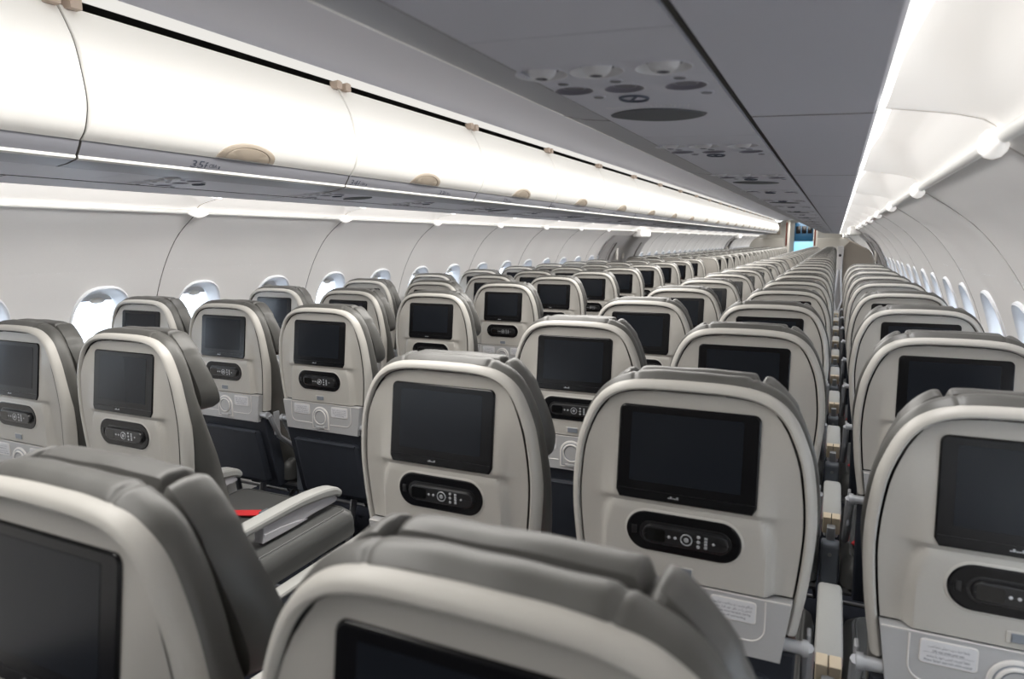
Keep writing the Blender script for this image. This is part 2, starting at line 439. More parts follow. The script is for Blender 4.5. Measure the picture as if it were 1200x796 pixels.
def mb_pocket():
    mb = MB()
    def on(u, v, d):  # lower back, sloping forward
        return (u, .006+(-.33-v)*.22-d, ZS+v)
    slab(mb, [(.190, -.645), (.197, -.335), (-.197, -.335), (-.190, -.645)], on, [(.004, -.05), (0, -.04), (0, 0), (.006, .004)], M['navy'])
    ring = [(u, v-.51) for u, v in rrect(.158, .122, .02, 5)]
    slab(mb, ring, on, [(0, .002), (.002, .016), (.008, .021), (.015, .0235)], M['navy'])
    top = [(u, -.397) for u in (-.148, -.1, -.05, 0, .05, .1, .148)]
    mb.tube([on(u, v, .0235) for u, v in top], .0042, M['navy'], 8)
    return mb
def polyx(mb, prof, x0, w, m, bev=.006):
    rings = []
    a = sum(p[0]*q[1]-q[0]*p[1] for p, q in zip(prof, prof[1:]+prof[:1]))
    P = prof if a > 0 else prof[::-1]
    for ins, dx in [(bev, -w/2), (bev*.25, -w/2+bev*.35), (0, -w/2+bev), (0, w/2-bev), (bev*.25, w/2-bev*.35), (bev, w/2)]:
        rings.append([(x0+dx, y, z) for y, z in inset_path(P, ins, True)])
    mb.loft(rings, m)
def arm_parts(root, x):
    q = -.085 if abs(x) < .23 else 0
    mb = MB()
    top = catmull([(.236+q, .534), (.30, .541), (.40, .5445), (.50, .541), (.565, .531), (.598, .513), (.603, .494), (.588, .486)], 3)
    bot = catmull([(.57, .496), (.50, .507), (.40, .514), (.30, .512), (.236+q, .508)], 3)
    polyx(mb, top+bot, x, .054, M['armpad'], .009)
    me_pad = mb
    mb2 = MB()
    polyx(mb2, catmull([(.24, .515), (.40, .517), (.53, .506), (.575, .494), (.58, .478), (.55, .473), (.47, .472), (.39, .466), (.33, .462), (.29, .460), (.26, .460), (.235, .46)], 2), x, .038, M['armside'], .004)
    polyx(mb2, [(.43, .466), (.36, .462), (.24, .461), (.24, .488), (.31, .486), (.38, .479)], x, .043, M['armside'], .003)
    mb3 = MB()
    for s in (-1, 1): mb3.box((x+s*.0125, .212+q, .513), (.023, .046, .050), M['armbeige'], .003)
    mb3.box((x, .176+q, .492), (.024, .034, .052), M['silver'], .004)
    mb4 = MB()
    polyx(mb4, rr_yz(.158+q*.6, .392, .026, .088), x, .05, M['bracket'], .006)
    mb4.disc((x, .133+q*.6, .445), 'y-', .006, .002, M['silver'], 10)
    return [('armrest_pad', me_pad), ('side_panel', mb2), ('hinge', mb3), ('bracket', mb4)]
def rr_yz(cy, cz, a, b): return [(cy+u, cz+v) for u, v in rrect(a, b, .018, 4)]
def empty_child(n, r): return None
def mb_rail(x):
    mb = MB()
    polyx(mb, [(.14, .328), (.14, .346), (.62, .358), (.645, .346), (.63, .328)], x, .048, M['armpad'], .008)
    polyx(mb, [(.14, .27), (.14, .333), (.62, .338), (.62, .30)], x-(.004 if x > 0 else -.004), .03, M['bracket'], .004)
    for y in (.20, .52): mb.tube([(x, y, .30), (x-math.copysign(.12, x), y-.02, .325)], .011, M['bracket'], 8)
    for i in range(6):
        for j in (-1, 1): mb.disc((x+j*.008, (.36+i*.022), .3525+i*.0006), 'z+', .004, .002, M['armpad'], 8)
    return mb
def mb_belt():
    mb = MB()
    P = [(-.185, .20, .458), (-.16, .25, .461), (-.11, .31, .461), (-.04, .37, .462), (.05, .41, .463)]
    rows = [[(x-.012, y+.020, z), (x+.012, y-.020, z), (x+.012, y-.020, z-.003), (x-.012, y+.020, z-.003)] for x, y, z in P]
    mb.grid(rows, M['red'], closed=True)
    mb.box((.075, .42, .464), (.045, .04, .010), M['bracket'], .003)
    return mb
def mb_legs():
    mb = MB()
    for y in (.17, .45): mb.tube([(-.222, y, .325), (.222, y, .325)], .016, M['metal'], 8)
    mb.tube([(.0, .17, .32), (.0, .09, .012)], .014, M['metal'], 8)
    mb.tube([(.0, .45, .32), (.0, .50, .012)], .014, M['metal'], 8)
    mb.tube([(.0, .10, .03), (.0, .47, .28)], .010, M['metal'], 8)
    mb.box((0, .29, .010), (.035, .50, .02), M['metal'], .004)
    mb.tube([(-.22, .62, .06), (.22, .62, .06)], .008, M['metal'], 8)
    mb.tube([(-.22, .62, .06), (-.2, .45, .32)], .007, M['metal'], 8)
    mb.tube([(.22, .62, .06), (.2, .45, .32)], .007, M['metal'], 8)
    mb.box((0, .33, .285), (.30, .2, .05), M['navy'], .01)
    return mb

MESH = {}
def G(key, fn):
    if key not in MESH: MESH[key] = fn().mesh(key)
    return MESH[key]
def make_seat(arms, cush, rail=None):
    """prototype: Empty at the seat's base with all its parts"""
    root = empty('passenger_seat')
    p = lambda n, me, par=root: link(n, me, par)
    p('back_frame', G('back_frame', mb_rim))
    p('back_panel', G('back_panel', mb_panel))
    mo = p('monitor', G('monitor', mb_monitor)); p('display', G('display', mb_display), mo)
    cr = p('handset_cradle', G('handset_cradle', mb_cradle)); p('handset', G('handset', mb_handset), cr)
    p('tray_latch', G('tray_latch', mb_latch))
    tr = p('tray_table', G('tray_table', mb_tray)); p('cup_holder', G('cup_holder', mb_cup), tr)
    a = p('placard', G('placard_vest', lambda: mb_placard(-1)), tr); a['label'] = 'placard about life vest and seat belt'
    a = p('placard', G('placard_handset', lambda: mb_placard(1)), tr); a['label'] = 'placard about stowing the handset'
    for s in (-1, 1): p('tray_arm', G('tray_arm%d' % s, lambda: mb_trayarm(s)))
    p('backrest', G('backrest', mb_backrest)); p('headrest', G('headrest', mb_headrest))
    p('seat_cushion', G('seat_cushion%s' % (cush,), lambda: mb_cushion(*cush)))
    p('seat_pocket', G('seat_pocket', mb_pocket)); p('leg_frame', G('leg_frame', mb_legs))
    p('seat_belt', G('seat_belt', mb_belt))
    for x in arms:
        parts = None
        for i, nm in enumerate(('armrest_pad', 'side_panel', 'hinge', 'bracket')):
            me = G('%s_%.3f' % (nm, x), lambda: arm_parts(None, x)[i][1])
            if i == 0: par = p('armrest', me)
            else: p(nm, me, par)
    if rail: p('side_rail', G('side_rail%.2f' % rail, lambda: mb_rail(rail)))
    return root
def copy_tree(o, parent=None):
    c = o.copy(); C.objects.link(c); c.parent = parent
    for ch in o.children: copy_tree(ch, c)
    return c
def merged(name, meshes):
    mb = MB()
    for me in meshes:
        vs = [tuple(v.co) for v in me.vertices]
        for k, m in enumerate(me.materials):
            mb.add(vs, [tuple(p.vertices) for p in me.polygons if p.material_index == k], m)
    # drop orphan duplicates is handled by remove_doubles
    return mb.mesh(name)

XA, XM, XW = .5237, 1.0320, 1.5405
PITCH = .8038
PROTO = {'A': make_seat((-.222, .254), (-.315, .224), -.332), 'M': make_seat((.254,), (-.224, .224)), 'W': make_seat((.245,), (-.224, .224)),
         'C': make_seat((.222,), (-.224, .315), .332), 'B': make_seat((.254,), (-.224, .224)), 'Z': make_seat((.254, -.245), (-.224, .224))}
COLX = {'A': XA, 'M': XM, 'W': XW, 'C': -XA, 'B': -XM, 'Z': -XW}
COLN = {'A': 'aisle', 'C': 'aisle', 'M': 'middle', 'B': 'middle', 'W': 'window', 'Z': 'window'}
ORD = 'first second third fourth fifth sixth seventh eighth ninth tenth eleventh twelfth thirteenth fourteenth fifteenth sixteenth seventeenth eighteenth nineteenth twentieth'.split()
def ordn(n):
    if n <= 20: return ORD[n-1]
    if n < 30: return 'twenty-'+ORD[n-21]
    return 'thirtieth' if n == 30 else 'thirty-'+ORD[n-31]
CUSTOM = {('A', 0): 'blurred grey aisle seat back cropped by the photo bottom corner, dark screen',
          ('M', 0): 'large grey seat back with padded top, cropped by the bottom edge, screen half showing',
          ('A', 1): 'grey aisle seat with dark screen and handset, directly ahead of the cropped corner seat',
          ('M', 1): 'grey seat with whole dark screen, handset and half hidden placard, beside white armrests',
          ('W', 1): 'grey seat cut by the photo edge, placard and round cup holder showing',
          ('C', 1): 'grey aisle seat with pale-sided armrest and red belt on its dark cushion',
          ('B', 1): 'grey seat with pale glossy screen cut by the photo edge, under the white bins',
          ('C', 2): 'grey aisle seat with tray table, two placards and dark pocket, beyond the pale armrest',
          ('B', 2): 'grey middle seat with sheen on its screen, whole tray table and pocket visible'}
def seat_label(c, row, plain=False):
    side = 'white bins' if c in 'CBZ' else 'grey ceiling'
    d = 'plain seat without screen' if plain else 'grey seat with dark screen'
    return '%s, %s column under %s, %s row from viewer' % (d, COLN[c], side, ordn(row))
GRP = {'A': 'aisle seats under the reading-light ceiling', 'M': 'middle seats under the reading-light ceiling', 'W': 'window seats under the reading-light ceiling',
       'C': 'aisle seats under the white bins', 'B': 'middle seats under the white bins', 'Z': 'window seats under the white bins'}
used = set()
_base = ['back_frame', 'back_panel', 'monitor', 'display', 'handset_cradle', 'handset', 'tray_latch', 'tray_table', 'cup_holder', 'backrest', 'headrest', 'seat_pocket', 'leg_frame']
_arm = ['armrest_pad_0.254', 'hinge_0.254', 'bracket_0.254']
_cu = [G('seat_cushion(-0.224, 0.224)', None)]
_far = merged('passenger_seat_far', [G(k, None) for k in _base+_arm]+_cu)
_farw = merged('passenger_seat_window', [G(k, None) for k in _base]+_cu)
def mb_plainseat():
    mb = mb_panel(True); return mb
_pl = merged('passenger_seat_plain', [G('back_frame', None), mb_panel(True).mesh('plain_panel')]+[G(k, None) for k in ('tray_table', 'backrest', 'headrest', 'seat_pocket', 'leg_frame', 'armrest_pad_0.254')]+[G('seat_cushion(-0.224, 0.224)', None)])
def place(c, y, row, near=True, plain=False, custom=None):
    loc = (COLX[c], y, 0)
    if near and not plain:
        if c in used: o = copy_tree(PROTO[c])
        else: o = PROTO[c]; used.add(c)
    else:
        o = bpy.data.objects.new('passenger_seat', _pl if plain else _farw if c == 'W' else _far); C.objects.link(o)
    o.location = loc
    tag(o, custom or seat_label(c, row, plain), 'seat', GRP[c])
Y1R, Y1L = 1.1999, 1.2282
for k in range(0, 12):
    for c in 'AMW':
        if c == 'W' and not 1 <= k <= 9: continue
        place(c, Y1R+PITCH*(k-1), k+1, True, False, CUSTOM.get((c, k)))
    for c in 'CBZ':
        if k == 0 or (c == 'Z' and (k < 2 or k > 10)): continue
        place(c, Y1L+PITCH*(k-1), k, True, False, CUSTOM.get((c, k)))
for j in range(0, 20):
    for c in 'AMWCBZ':
        y = 10.48+PITCH*j
        if j == 0 and c == 'W': continue
        if j in (13, 14) and c in 'WZ': continue
        place(c, y, (12 if c in 'CBZ' else 13)+j, False, j == 0)

# ------------------------------------------------------------------ cabin shell
Y0, Y1 = -4.5, 27.6
YE = 31.0
WALLP = [(0, 1.66), (.2, 1.765), (.45, 1.835), (.65, 1.856), (.85, 1.852), (1.05, 1.815), (1.25, 1.730), (1.40, 1.618), (1.516, 1.459)]   # (h, b)
_wp = catmull(WALLP, 8)
_wh = [q[0] for q in _wp]; _wb = [q[1] for q in _wp]
def wb(h): return interp(h, _wh, _wb)
def wnorm(h):
    d = (wb(h+.01)-wb(h-.01))/.02; l = math.hypot(1, d); return (1/l, -d/l)   # outward (b, h)
FR = .533; SEAM0 = 2.305
WH, WA, WBB = .965, .142, .205
def bulge(y):
    t = ((y-SEAM0)/(2*FR)) % 1.0
    return .007*math.cos(4*PI*t)*-1 - .004*math.cos(2*PI*t)
def supel(a, b, t, n=2.7):
    c, s = math.cos(t), math.sin(t)
    return (a*math.copysign(abs(c)**(2/n), c), b*math.copysign(abs(s)**(2/n), s))
door_l, door_r = (9.2, 11.33), (9.2, 11.33)
def wall(sgn, nowin):
    mb = MB(); wins = []
    def W(y, h): return (sgn*(wb(h)+bulge(y)*sstep(1.516, 1.3, h)*sstep(0, .3, h)), y, h)
    n0 = int(math.floor((Y0-SEAM0)/FR)); n1 = int(math.ceil((Y1-SEAM0)/FR))
    H0, H1 = .68, 1.25
    for i in range(n0, n1+1):
        ya = SEAM0+i*FR; yb = ya+FR; yc = (ya+yb)/2
        ys = [ya+FR*k/8 for k in range(9)]
        for hs in ([0, .12, .25, .4, .55, H0], [H1]+[H1+(1.516-H1)*k/8 for k in range(1, 9)]):
            mb.grid([[W(y, h) for y in ys] for h in hs], M['wall'])
        if any(a-.05 < yc < b+.05 for a, b in nowin):
            mb.grid([[W(y, H0+(H1-H0)*k/8) for y in ys] for k in range(9)], M['wall']); continue
        rows = []
        outer = []
        ca = math.atan2((H1-H0)/2, FR/2)
        # equal steps inside each side so that the patch keeps its corners
        angs = []
        for a0, a1 in ((-ca, ca), (ca, PI-ca), (PI-ca, PI+ca), (PI+ca, 2*PI-ca)): angs += [a0+(a1-a0)*k/16 for k in range(16)]
        for t in angs:
            c, s = math.cos(t), math.sin(t)
            hy = (H1-H0)/2; hc = (H0+H1)/2
            r = min(FR/2/abs(c) if abs(c) > 1e-6 else 9, hy/abs(s) if abs(s) > 1e-6 else 9)
            outer.append((c*r, s*r+hc-WH))
        inner = [supel(WA, WBB, t) for t in angs]
        for q in range(9):
            e = q/8
            rows.append([W(yc+a[0]*(1-e)+b[0]*e, WH+a[1]*(1-e)+b[1]*e) for a, b in zip(inner, outer)])
        mb.grid(rows, M['wall'], closed=True)
        # corners of the patch
        wins.append(yc)
    return mb, wins
doors = [(9.2, 11.33), (21.0, 22.0)]
wl, winsL = wall(-1, doors); struct(wl.build('wall_left', ang=50))
wr, winsR = wall(1, doors); struct(wr.build('wall_right', ang=50))
def mb_window(sgn):
    fr = MB(); N = 48
    def ringp(a, b, d):
        out = []
        for k in range(N):
            u, v = supel(a, b, 2*PI*k/N); h = WH+v; n = wnorm(h)
            out.append((sgn*(wb(h)+n[0]*d), u, h+n[1]*d))
        return out
    fr.grid([ringp(WA+.008, WBB+.008, .012), ringp(WA+.007, WBB+.007, -.003), ringp(WA+.002, WBB+.002, -.007), ringp(WA-.003, WBB-.003, -.004), ringp(WA-.008, WBB-.010, .006), ringp(WA-.018, WBB-.022, .025), ringp(.112, .163, .045), ringp(.108, .158, .052), ringp(.108, .158, .07)], M['wallframe'], closed=True)
    pa = MB(); r = ringp(.112, .163, .058); pa.add(r, [list(range(N))], M['glass'])
    sh = MB()
    rows = []
    for v in (.162, .150, .138, .128):
        h = WH+v; n = wnorm(h); w = .104*max(0.2, (1-(abs(v)/.162)**2.7))**(1/2.7) if v < .16 else .02
        rows.append([(sgn*(wb(h)+n[0]*.050), u*w, h+n[1]*.050) for u in (-1, -.5, 0, .5, 1)])
    sh.grid(rows, M['wallframe'])
    def oval(a, b, d):
        out = []
        for k in range(20):
            t = 2*PI*k/20; h = WH+.131+b*math.sin(t); n = wnorm(h); out.append((sgn*(wb(h)+n[0]*d), a*math.cos(t), h+n[1]*d))
        return out
    sh.loft([oval(.036, .013, .049), oval(.034, .012, .040), oval(.026, .007, .037)], M['bead'])
    return fr.mesh('window_frame'), pa.mesh('window_pane'), sh.mesh('window_shade')
wn = 0
for sgn, ws in ((-1, winsL), (1, winsR)):
    a, b, c = mb_window(sgn)
    for y in ws:
        if y < .7: continue
        wn += 1
        o = link('window_%d' % wn, a); o.location = (0, y, 0); struct(o)
        link('pane', b, o); link('shade', c, o)
# behind-camera windows would be open holes: cover them on the outside
for sgn, ws in ((-1, winsL), (1, winsR)):
    mb = MB()
    for y in ws:
        if y < .7: mb.box((sgn*1.93, y, WH), (.02, .40, .55), M['wall'])
    struct(mb.build('trim_%d' % (90+sgn)))
# seams
ts = 0
def seams(sgn):
    mb = MB(); i = -3
    while SEAM0+i*2*FR < Y1:
        y = SEAM0+i*2*FR; i += 1
        if any(a < y < b for a, b in doors): continue
        rows = []
        for q in range(31):
            h = .3+(1.512-.3)*q/30; n = wnorm(h); bb = wb(h)+bulge(y)*sstep(1.516, 1.3, h)*sstep(0, .3, h)
            rows.append([(sgn*(bb-n[0]*d), y+e, h-n[1]*d) for e, d in ((-.0028, -.002), (-.0018, .0012), (.0018, .0012), (.0028, -.002))])
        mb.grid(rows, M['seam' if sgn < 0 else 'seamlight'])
    return mb
struct(seams(-1).build('trim_1')); struct(seams(1).build('trim_2'))
# light cove between the bin's outer edge and the wall's top ridge: one white panel with added glow per sidewall panel
COVE = [(1.461, 1.520), (1.456, 1.537), (1.440, 1.548), (1.412, 1.556), (1.384, 1.562), (1.336, 1.570)]
HULL = [(1.50, 1.53), (1.47, 1.66), (1.306, 1.90), (1.20, 2.07), (.90, 2.13), (.790, 2.085)]
STRIP = [(.800, 2.085), (.766, 2.067), (.745, 2.068), (.68, 2.0745)]
CEIL = [(.68, 2.0745), (.665, 2.086), (.60, 2.094), (.50, 2.102), (.30, 2.120), (0, 2.130)]
def sweep(mb, prof, ys, m, sgn=1): mb.grid([[(sgn*b, y, h) for b, h in prof] for y in ys], m)
L2 = 2*FR
def rise(t):   # t 0..1 along the panel: quick rise at its start, long fall to the next joint
    return .072*sstep(0, .04, t)*(1-sstep(.84, 1.0, t))
TS = [0, .004, .012, .03, .05, .1, .2, .35, .5, .65, .75, .80, .84, .88, .91, .94, .97, .985, 1]
def lens_edge(t): return 1.337 if t < .67 else 1.337-(t-.67)/.33*.028
def cove_geo(sgn, ya, lens):
    mb = MB(); rows = []
    for t in TS:
        y = ya+.003+(L2-.006)*t; e = rise(t)
        def hh(b): return interp(b, [1.302, 1.336, 1.384, 1.412, 1.440, 1.456, 1.461], [1.574, 1.570, 1.562, 1.556, 1.548, 1.537, 1.520])+e*sstep(1.462, 1.40, b)*(.45+.55*sstep(1.30, 1.36, b))
        le = lens_edge(t)
        if lens: bs = [1.3035, (1.3035+le)/2, le]
        else: bs = [le, (le+1.36)/2, 1.36, 1.384, 1.40, 1.412, 1.426, 1.440, 1.449, 1.456, 1.461]
        rows.append([(sgn*b, y, hh(b)) for b in bs])
    mb.grid(rows, M['covelight' if lens else 'cove'])
    return mb
for sgn, nm in ((-1, 'trim_3'), (1, 'trim_4')):
    mb = MB(); i = -6
    while SEAM0+i*L2 < Y1:
        g = cove_geo(sgn, SEAM0+i*L2, False); i += 1
        mb.add(g.v, g.f, M['cove'])
    struct(mb.build(nm))
    mb = MB(); sweep(mb, [(1.47, 1.515), (1.478, 1.655), (1.304, 1.69)], (Y0, Y1), M['seam'], sgn); sweep(mb, HULL, (Y0, Y1), M['seam'], sgn)
    i = -6
    while SEAM0+i*L2 < Y1:   # thin ribs at the joints
        y = SEAM0+i*L2; i += 1
        mb.grid([[(sgn*b, y+e, h+.001*abs(e)) for b, h in COVE+[(1.304, 1.574)]] for e in (-.0035, .0035)], M['seamlight'])
    struct(mb.build('trim_%d' % (5 if sgn < 0 else 6)))
    mb = MB(); mb.tube([(sgn*1.459, Y0, 1.517), (sgn*1.459, Y1, 1.517)], .011, M['bead'], 10)
    struct(mb.build('trim_%d' % (7 if sgn < 0 else 8)))
tn = 20
for sgn in (-1, 1):
    mb = MB()
    prof = [(-.062, .003), (-.045, .010), (-.022, .019), (0, .023), (.022, .019), (.045, .010), (.062, .003)]
    mb.loft([[(sgn*1.455+r*math.cos(a)*.9, u, 1.512+r*math.sin(a)) for a in [2*PI*k/12 for k in range(12)]] for u, r in prof], M['cove'])
    me = mb.mesh('cove_clip'); i = -1
    while SEAM0+i*2*FR < Y1-.2:
        y = SEAM0+i*2*FR; i += 1
        if any(a < y < b for a, b in doors): continue
        tn += 1; o = link('trim_%d' % tn, me); o.location = (0, y, 0); struct(o)
# cove light lenses, one per sidewall panel
def mb_lens(sgn): return cove_geo(sgn, 0, True).mesh('cove_light')
for sgn in (-1, 1):
    me = mb_lens(sgn); i = -2; cnt = 0
    while SEAM0+(i+1)*2*FR < Y1:
        y = SEAM0+i*2*FR; i += 1
        if y < -.9: continue
        o = link('cove_light', me); o.location = (0, y, 0); cnt += 1
        if y < .1 and sgn > 0 or y < 1 and sgn < 0:
            tag(o, 'glowing white cove light panel %s, out of sight behind the viewer' % ('above the far windows' if sgn < 0 else 'above the near wall'), 'light', 'cove lights behind the viewer'); cnt = 0; continue
        tag(o, 'glowing cove light panel above the %s, %s from viewer' % ('windows under the white bins' if sgn < 0 else 'curved wall beside the grey ceiling', ordn(cnt)), 'light', 'cove lights under the white bins' if sgn < 0 else 'cove lights beside the grey ceiling')
mb = MB(); sweep(mb, CEIL+[(-b, h) for b, h in CEIL[-2::-1]], (Y0, Y1), M['ceil']); struct(mb.build('ceiling'))
for sgn, nm in ((-1, 'trim_9'), (1, 'trim_10')):
    mb = MB(); sweep(mb, STRIP, (Y0, Y1), M['ceillight'], sgn); struct(mb.build(nm))
mb = MB(); mb.add([(-1.75, Y0, 0), (1.75, Y0, 0), (1.75, YE, 0), (-1.75, YE, 0)], [(0, 1, 2, 3)], M['carpet']); struct(mb.build('floor'))
mb = MB(); mb.add([(-1.95, Y0, -.05), (1.95, Y0, -.05), (1.95, Y0, 2.2), (-1.95, Y0, 2.2)], [(0, 1, 2, 3)], M['cream']); struct(mb.build('wall_back'))
mb = MB(); mb.add([(-9, -40, -3), (9, -40, -3), (9, 60, -3), (-9, 60, -3)], [(0, 1, 2, 3)], M['ground'])
mb = MB(); mb.add([(-60, -40, -3), (60, -40, -3), (60, 80, -3), (-60, 80, -3)], [(0, 1, 2, 3)], M['ground']); struct(mb.build('ground'))

# ------------------------------------------------------------------ overhead bins
BP = 1.205; B0 = 1.30
DOORP = catmull([(.722, 1.668), (.693, 1.700), (.675, 1.770), (.688, 1.860), (.708, 1.935), (.742, 2.000), (.772, 2.045)], 4)
UNDER = [(.762, 1.6145), (.85, 1.600), (1.095, 1.588)]
def under(b): return interp(b, [.762, .85, 1.095, 1.107, 1.30], [1.6145, 1.600, 1.588, 1.587, 1.578])
def mb_bin_body(sgn, L):
    mb = MB(); a, b = .004, L-.004
    segs = [([(.80, 2.05), (.745, 1.95), (.72, 1.77), (.742, 1.675), (.728, 1.672)], 'seam'),
            ([(.728, 1.672), (.7265, 1.668), (.732, 1.655), (.743, 1.638), (.751, 1.6275)], 'bingrey'),
            ([(.751, 1.6275), (.7495, 1.624), (.7505, 1.619), (.755, 1.6165), (.762, 1.6145)], 'bead'),
            ([(.762, 1.6145), (.80, 1.606), (.85, 1.600)], 'bingrey'),
            ([(.85, 1.600), (.85, 1.612), (1.096, 1.600)], 'seam'), ([(1.096, 1.600), (1.107, 1.599), (1.107, 1.587)], 'groove'),
            ([(1.107, 1.587), (1.297, 1.578), (1.303, 1.583), (1.304, 1.60)], 'under'), ([(1.304, 1.60), (1.300, 1.88), (1.15, 2.04), (.80, 2.05)], 'seam')]
    for P, m in segs: mb.grid([[(sgn*x, y, h) for x, h in P] for y in (a, b)], M[m])
    full = [p for P, m in segs for p in P[:-1]]
    for y in (a, b): mb.add([(sgn*x, y, h) for x, h in full], [list(range(len(full)))], M['seam'])
    return mb.mesh('bin_body')
def mb_bin_door(sgn, L):
    mb = MB(); rows = []
    for y, d in ((.003, .010), (.0045, .003), (.008, 0), (.03, 0), (L/2, 0), (L-.03, 0), (L-.008, 0), (L-.0045, .003), (L-.003, .010)):
        rows.append([(sgn*(b+d), y, h) for b, h in DOORP])
    mb.grid(rows, M['binwhite'])
    return mb.mesh('bin_door')
def mb_latchd(sgn, L):
    mb = MB(); n = 18
    hb = [q[1] for q in DOORP]; bb = [q[0] for q in DOORP]
    def db(h): return interp(h, hb, bb)
    def ring(rx, rz, d):
        out = []
        for k in range(n+1):
            a = PI*k/n; h = 1.6705+rz*math.sin(a); out.append((sgn*(db(h)-d), L/2+rx*math.cos(a), h))
        return out
    mb.grid([ring(.135, .058, -.002), ring(.133, .056, .004), ring(.126, .051, .007), ring(.108, .042, .007)], M['latch'])
    mb.grid([ring(.108, .042, .0072), ring(.104, .040, .004), ring(.100, .038, .0062), ring(.05, .018, .009), ring(.001, .0005, .010)], M['latch'])
    return mb.mesh('latch')
def mb_hinge(sgn, y):
    mb = MB()
    mb.box((sgn*.756, y, 2.050), (.04, .034, .030), M['hinge'])
    mb.box((sgn*.752, y, 2.068), (.03, .020, .02), M['hinge'])
    return mb.mesh('hinge')
def fascia_pt(sgn, y, v):  # v: 0..1 up the grey rail face
    b = interp(v, [0, .45, 1], [.7510, .7428, .7318]); h = interp(v, [0, .45, 1], [1.6275, 1.638, 1.655]); return (sgn*(b-.0012), y, h)
def mb_sign(num, sgn):
    mb = MB()
    H = .0265
    # on the left rail, read from the aisle: +u runs forward (+y)
    f = lambda u, v: fascia_pt(sgn, u*(-sgn), v/H)
    put_text(mb, num, lambda u, v: f(u-.052, v+.0035), .030, M['ink'], fit=.050, align='l', shear=.18)
    # little seat-side pictogram: bent stroke
    for a in ([(.006, .003), (.010, .003), (.012, .022), (.008, .022)], [(.004, .011), (.015, .012), (.015, .015), (.004, .014)], [(.010, .019), (.016, .020), (.016, .023), (.010, .022)]):
        mb.add([f(u, v) for u, v in a], [(0, 1, 2, 3)], M['ink'])
    put_text(mb, 'CBA', lambda u, v: f(u+.022, v+.008), .016, M['ink'], fit=.034, align='l', shear=.15)
    mb.add([f(.064, .006), f(.070, .006), f(.070, .015), f(.064, .015)], [(0, 1, 2, 3)], M['ink'])
    return mb.mesh('row_sign')
SIG = {}
body = {s: mb_bin_body(s, BP) for s in (-1, 1)}; doorm = {s: mb_bin_door(s, BP) for s in (-1, 1)}
latm = {s: mb_latchd(s, BP) for s in (-1, 1)}; hin = {s: (mb_hinge(s, .03), mb_hinge(s, BP-.03)) for s in (-1, 1)}
for sgn in (-1, 1):
    i = -1
    while B0+(i+1)*BP < Y1-.3:
        y = B0+i*BP
        t = empty('overhead_bin', (0, y, 0))
        link('bin_body', body[sgn], t)
        d = link('bin_door', doorm[sgn], t); link('latch', latm[sgn], d)
        for h in hin[sgn]: link('hinge', h, t)
        if sgn < 0:
            if i == 0: lb = 'white overhead bin with the 35 row sign and half-round beige latch'
            elif i == -1: lb = 'white overhead bin cut off by the photo edge, before the 35 sign'
            elif i == 1: lb = 'white overhead bin whose rail starts with the 34 row sign'
            else: lb = 'white overhead bin, %s beyond the one carrying the 35 sign' % ordn(i)
        else: lb = 'overhead bin seen as grey underside with reading lights, %s from the viewer' % ordn(i+2)
        tag(t, lb, 'overhead bin', 'white overhead bins along the aisle' if sgn < 0 else 'grey overhead bin undersides')
        for r in range(0, 34):
            ys = 1.735+PITCH*r
            if sgn > 0: ys += .0
            if y <= ys-.06 < y+BP:
                if r == 1: ys = B0+BP+.075
                num = str(35-r)
                o = link('row_sign', mb_sign(num, sgn), t); o.location = (0, ys-y, 0); o['label'] = 'row number %s' % num
        i += 1

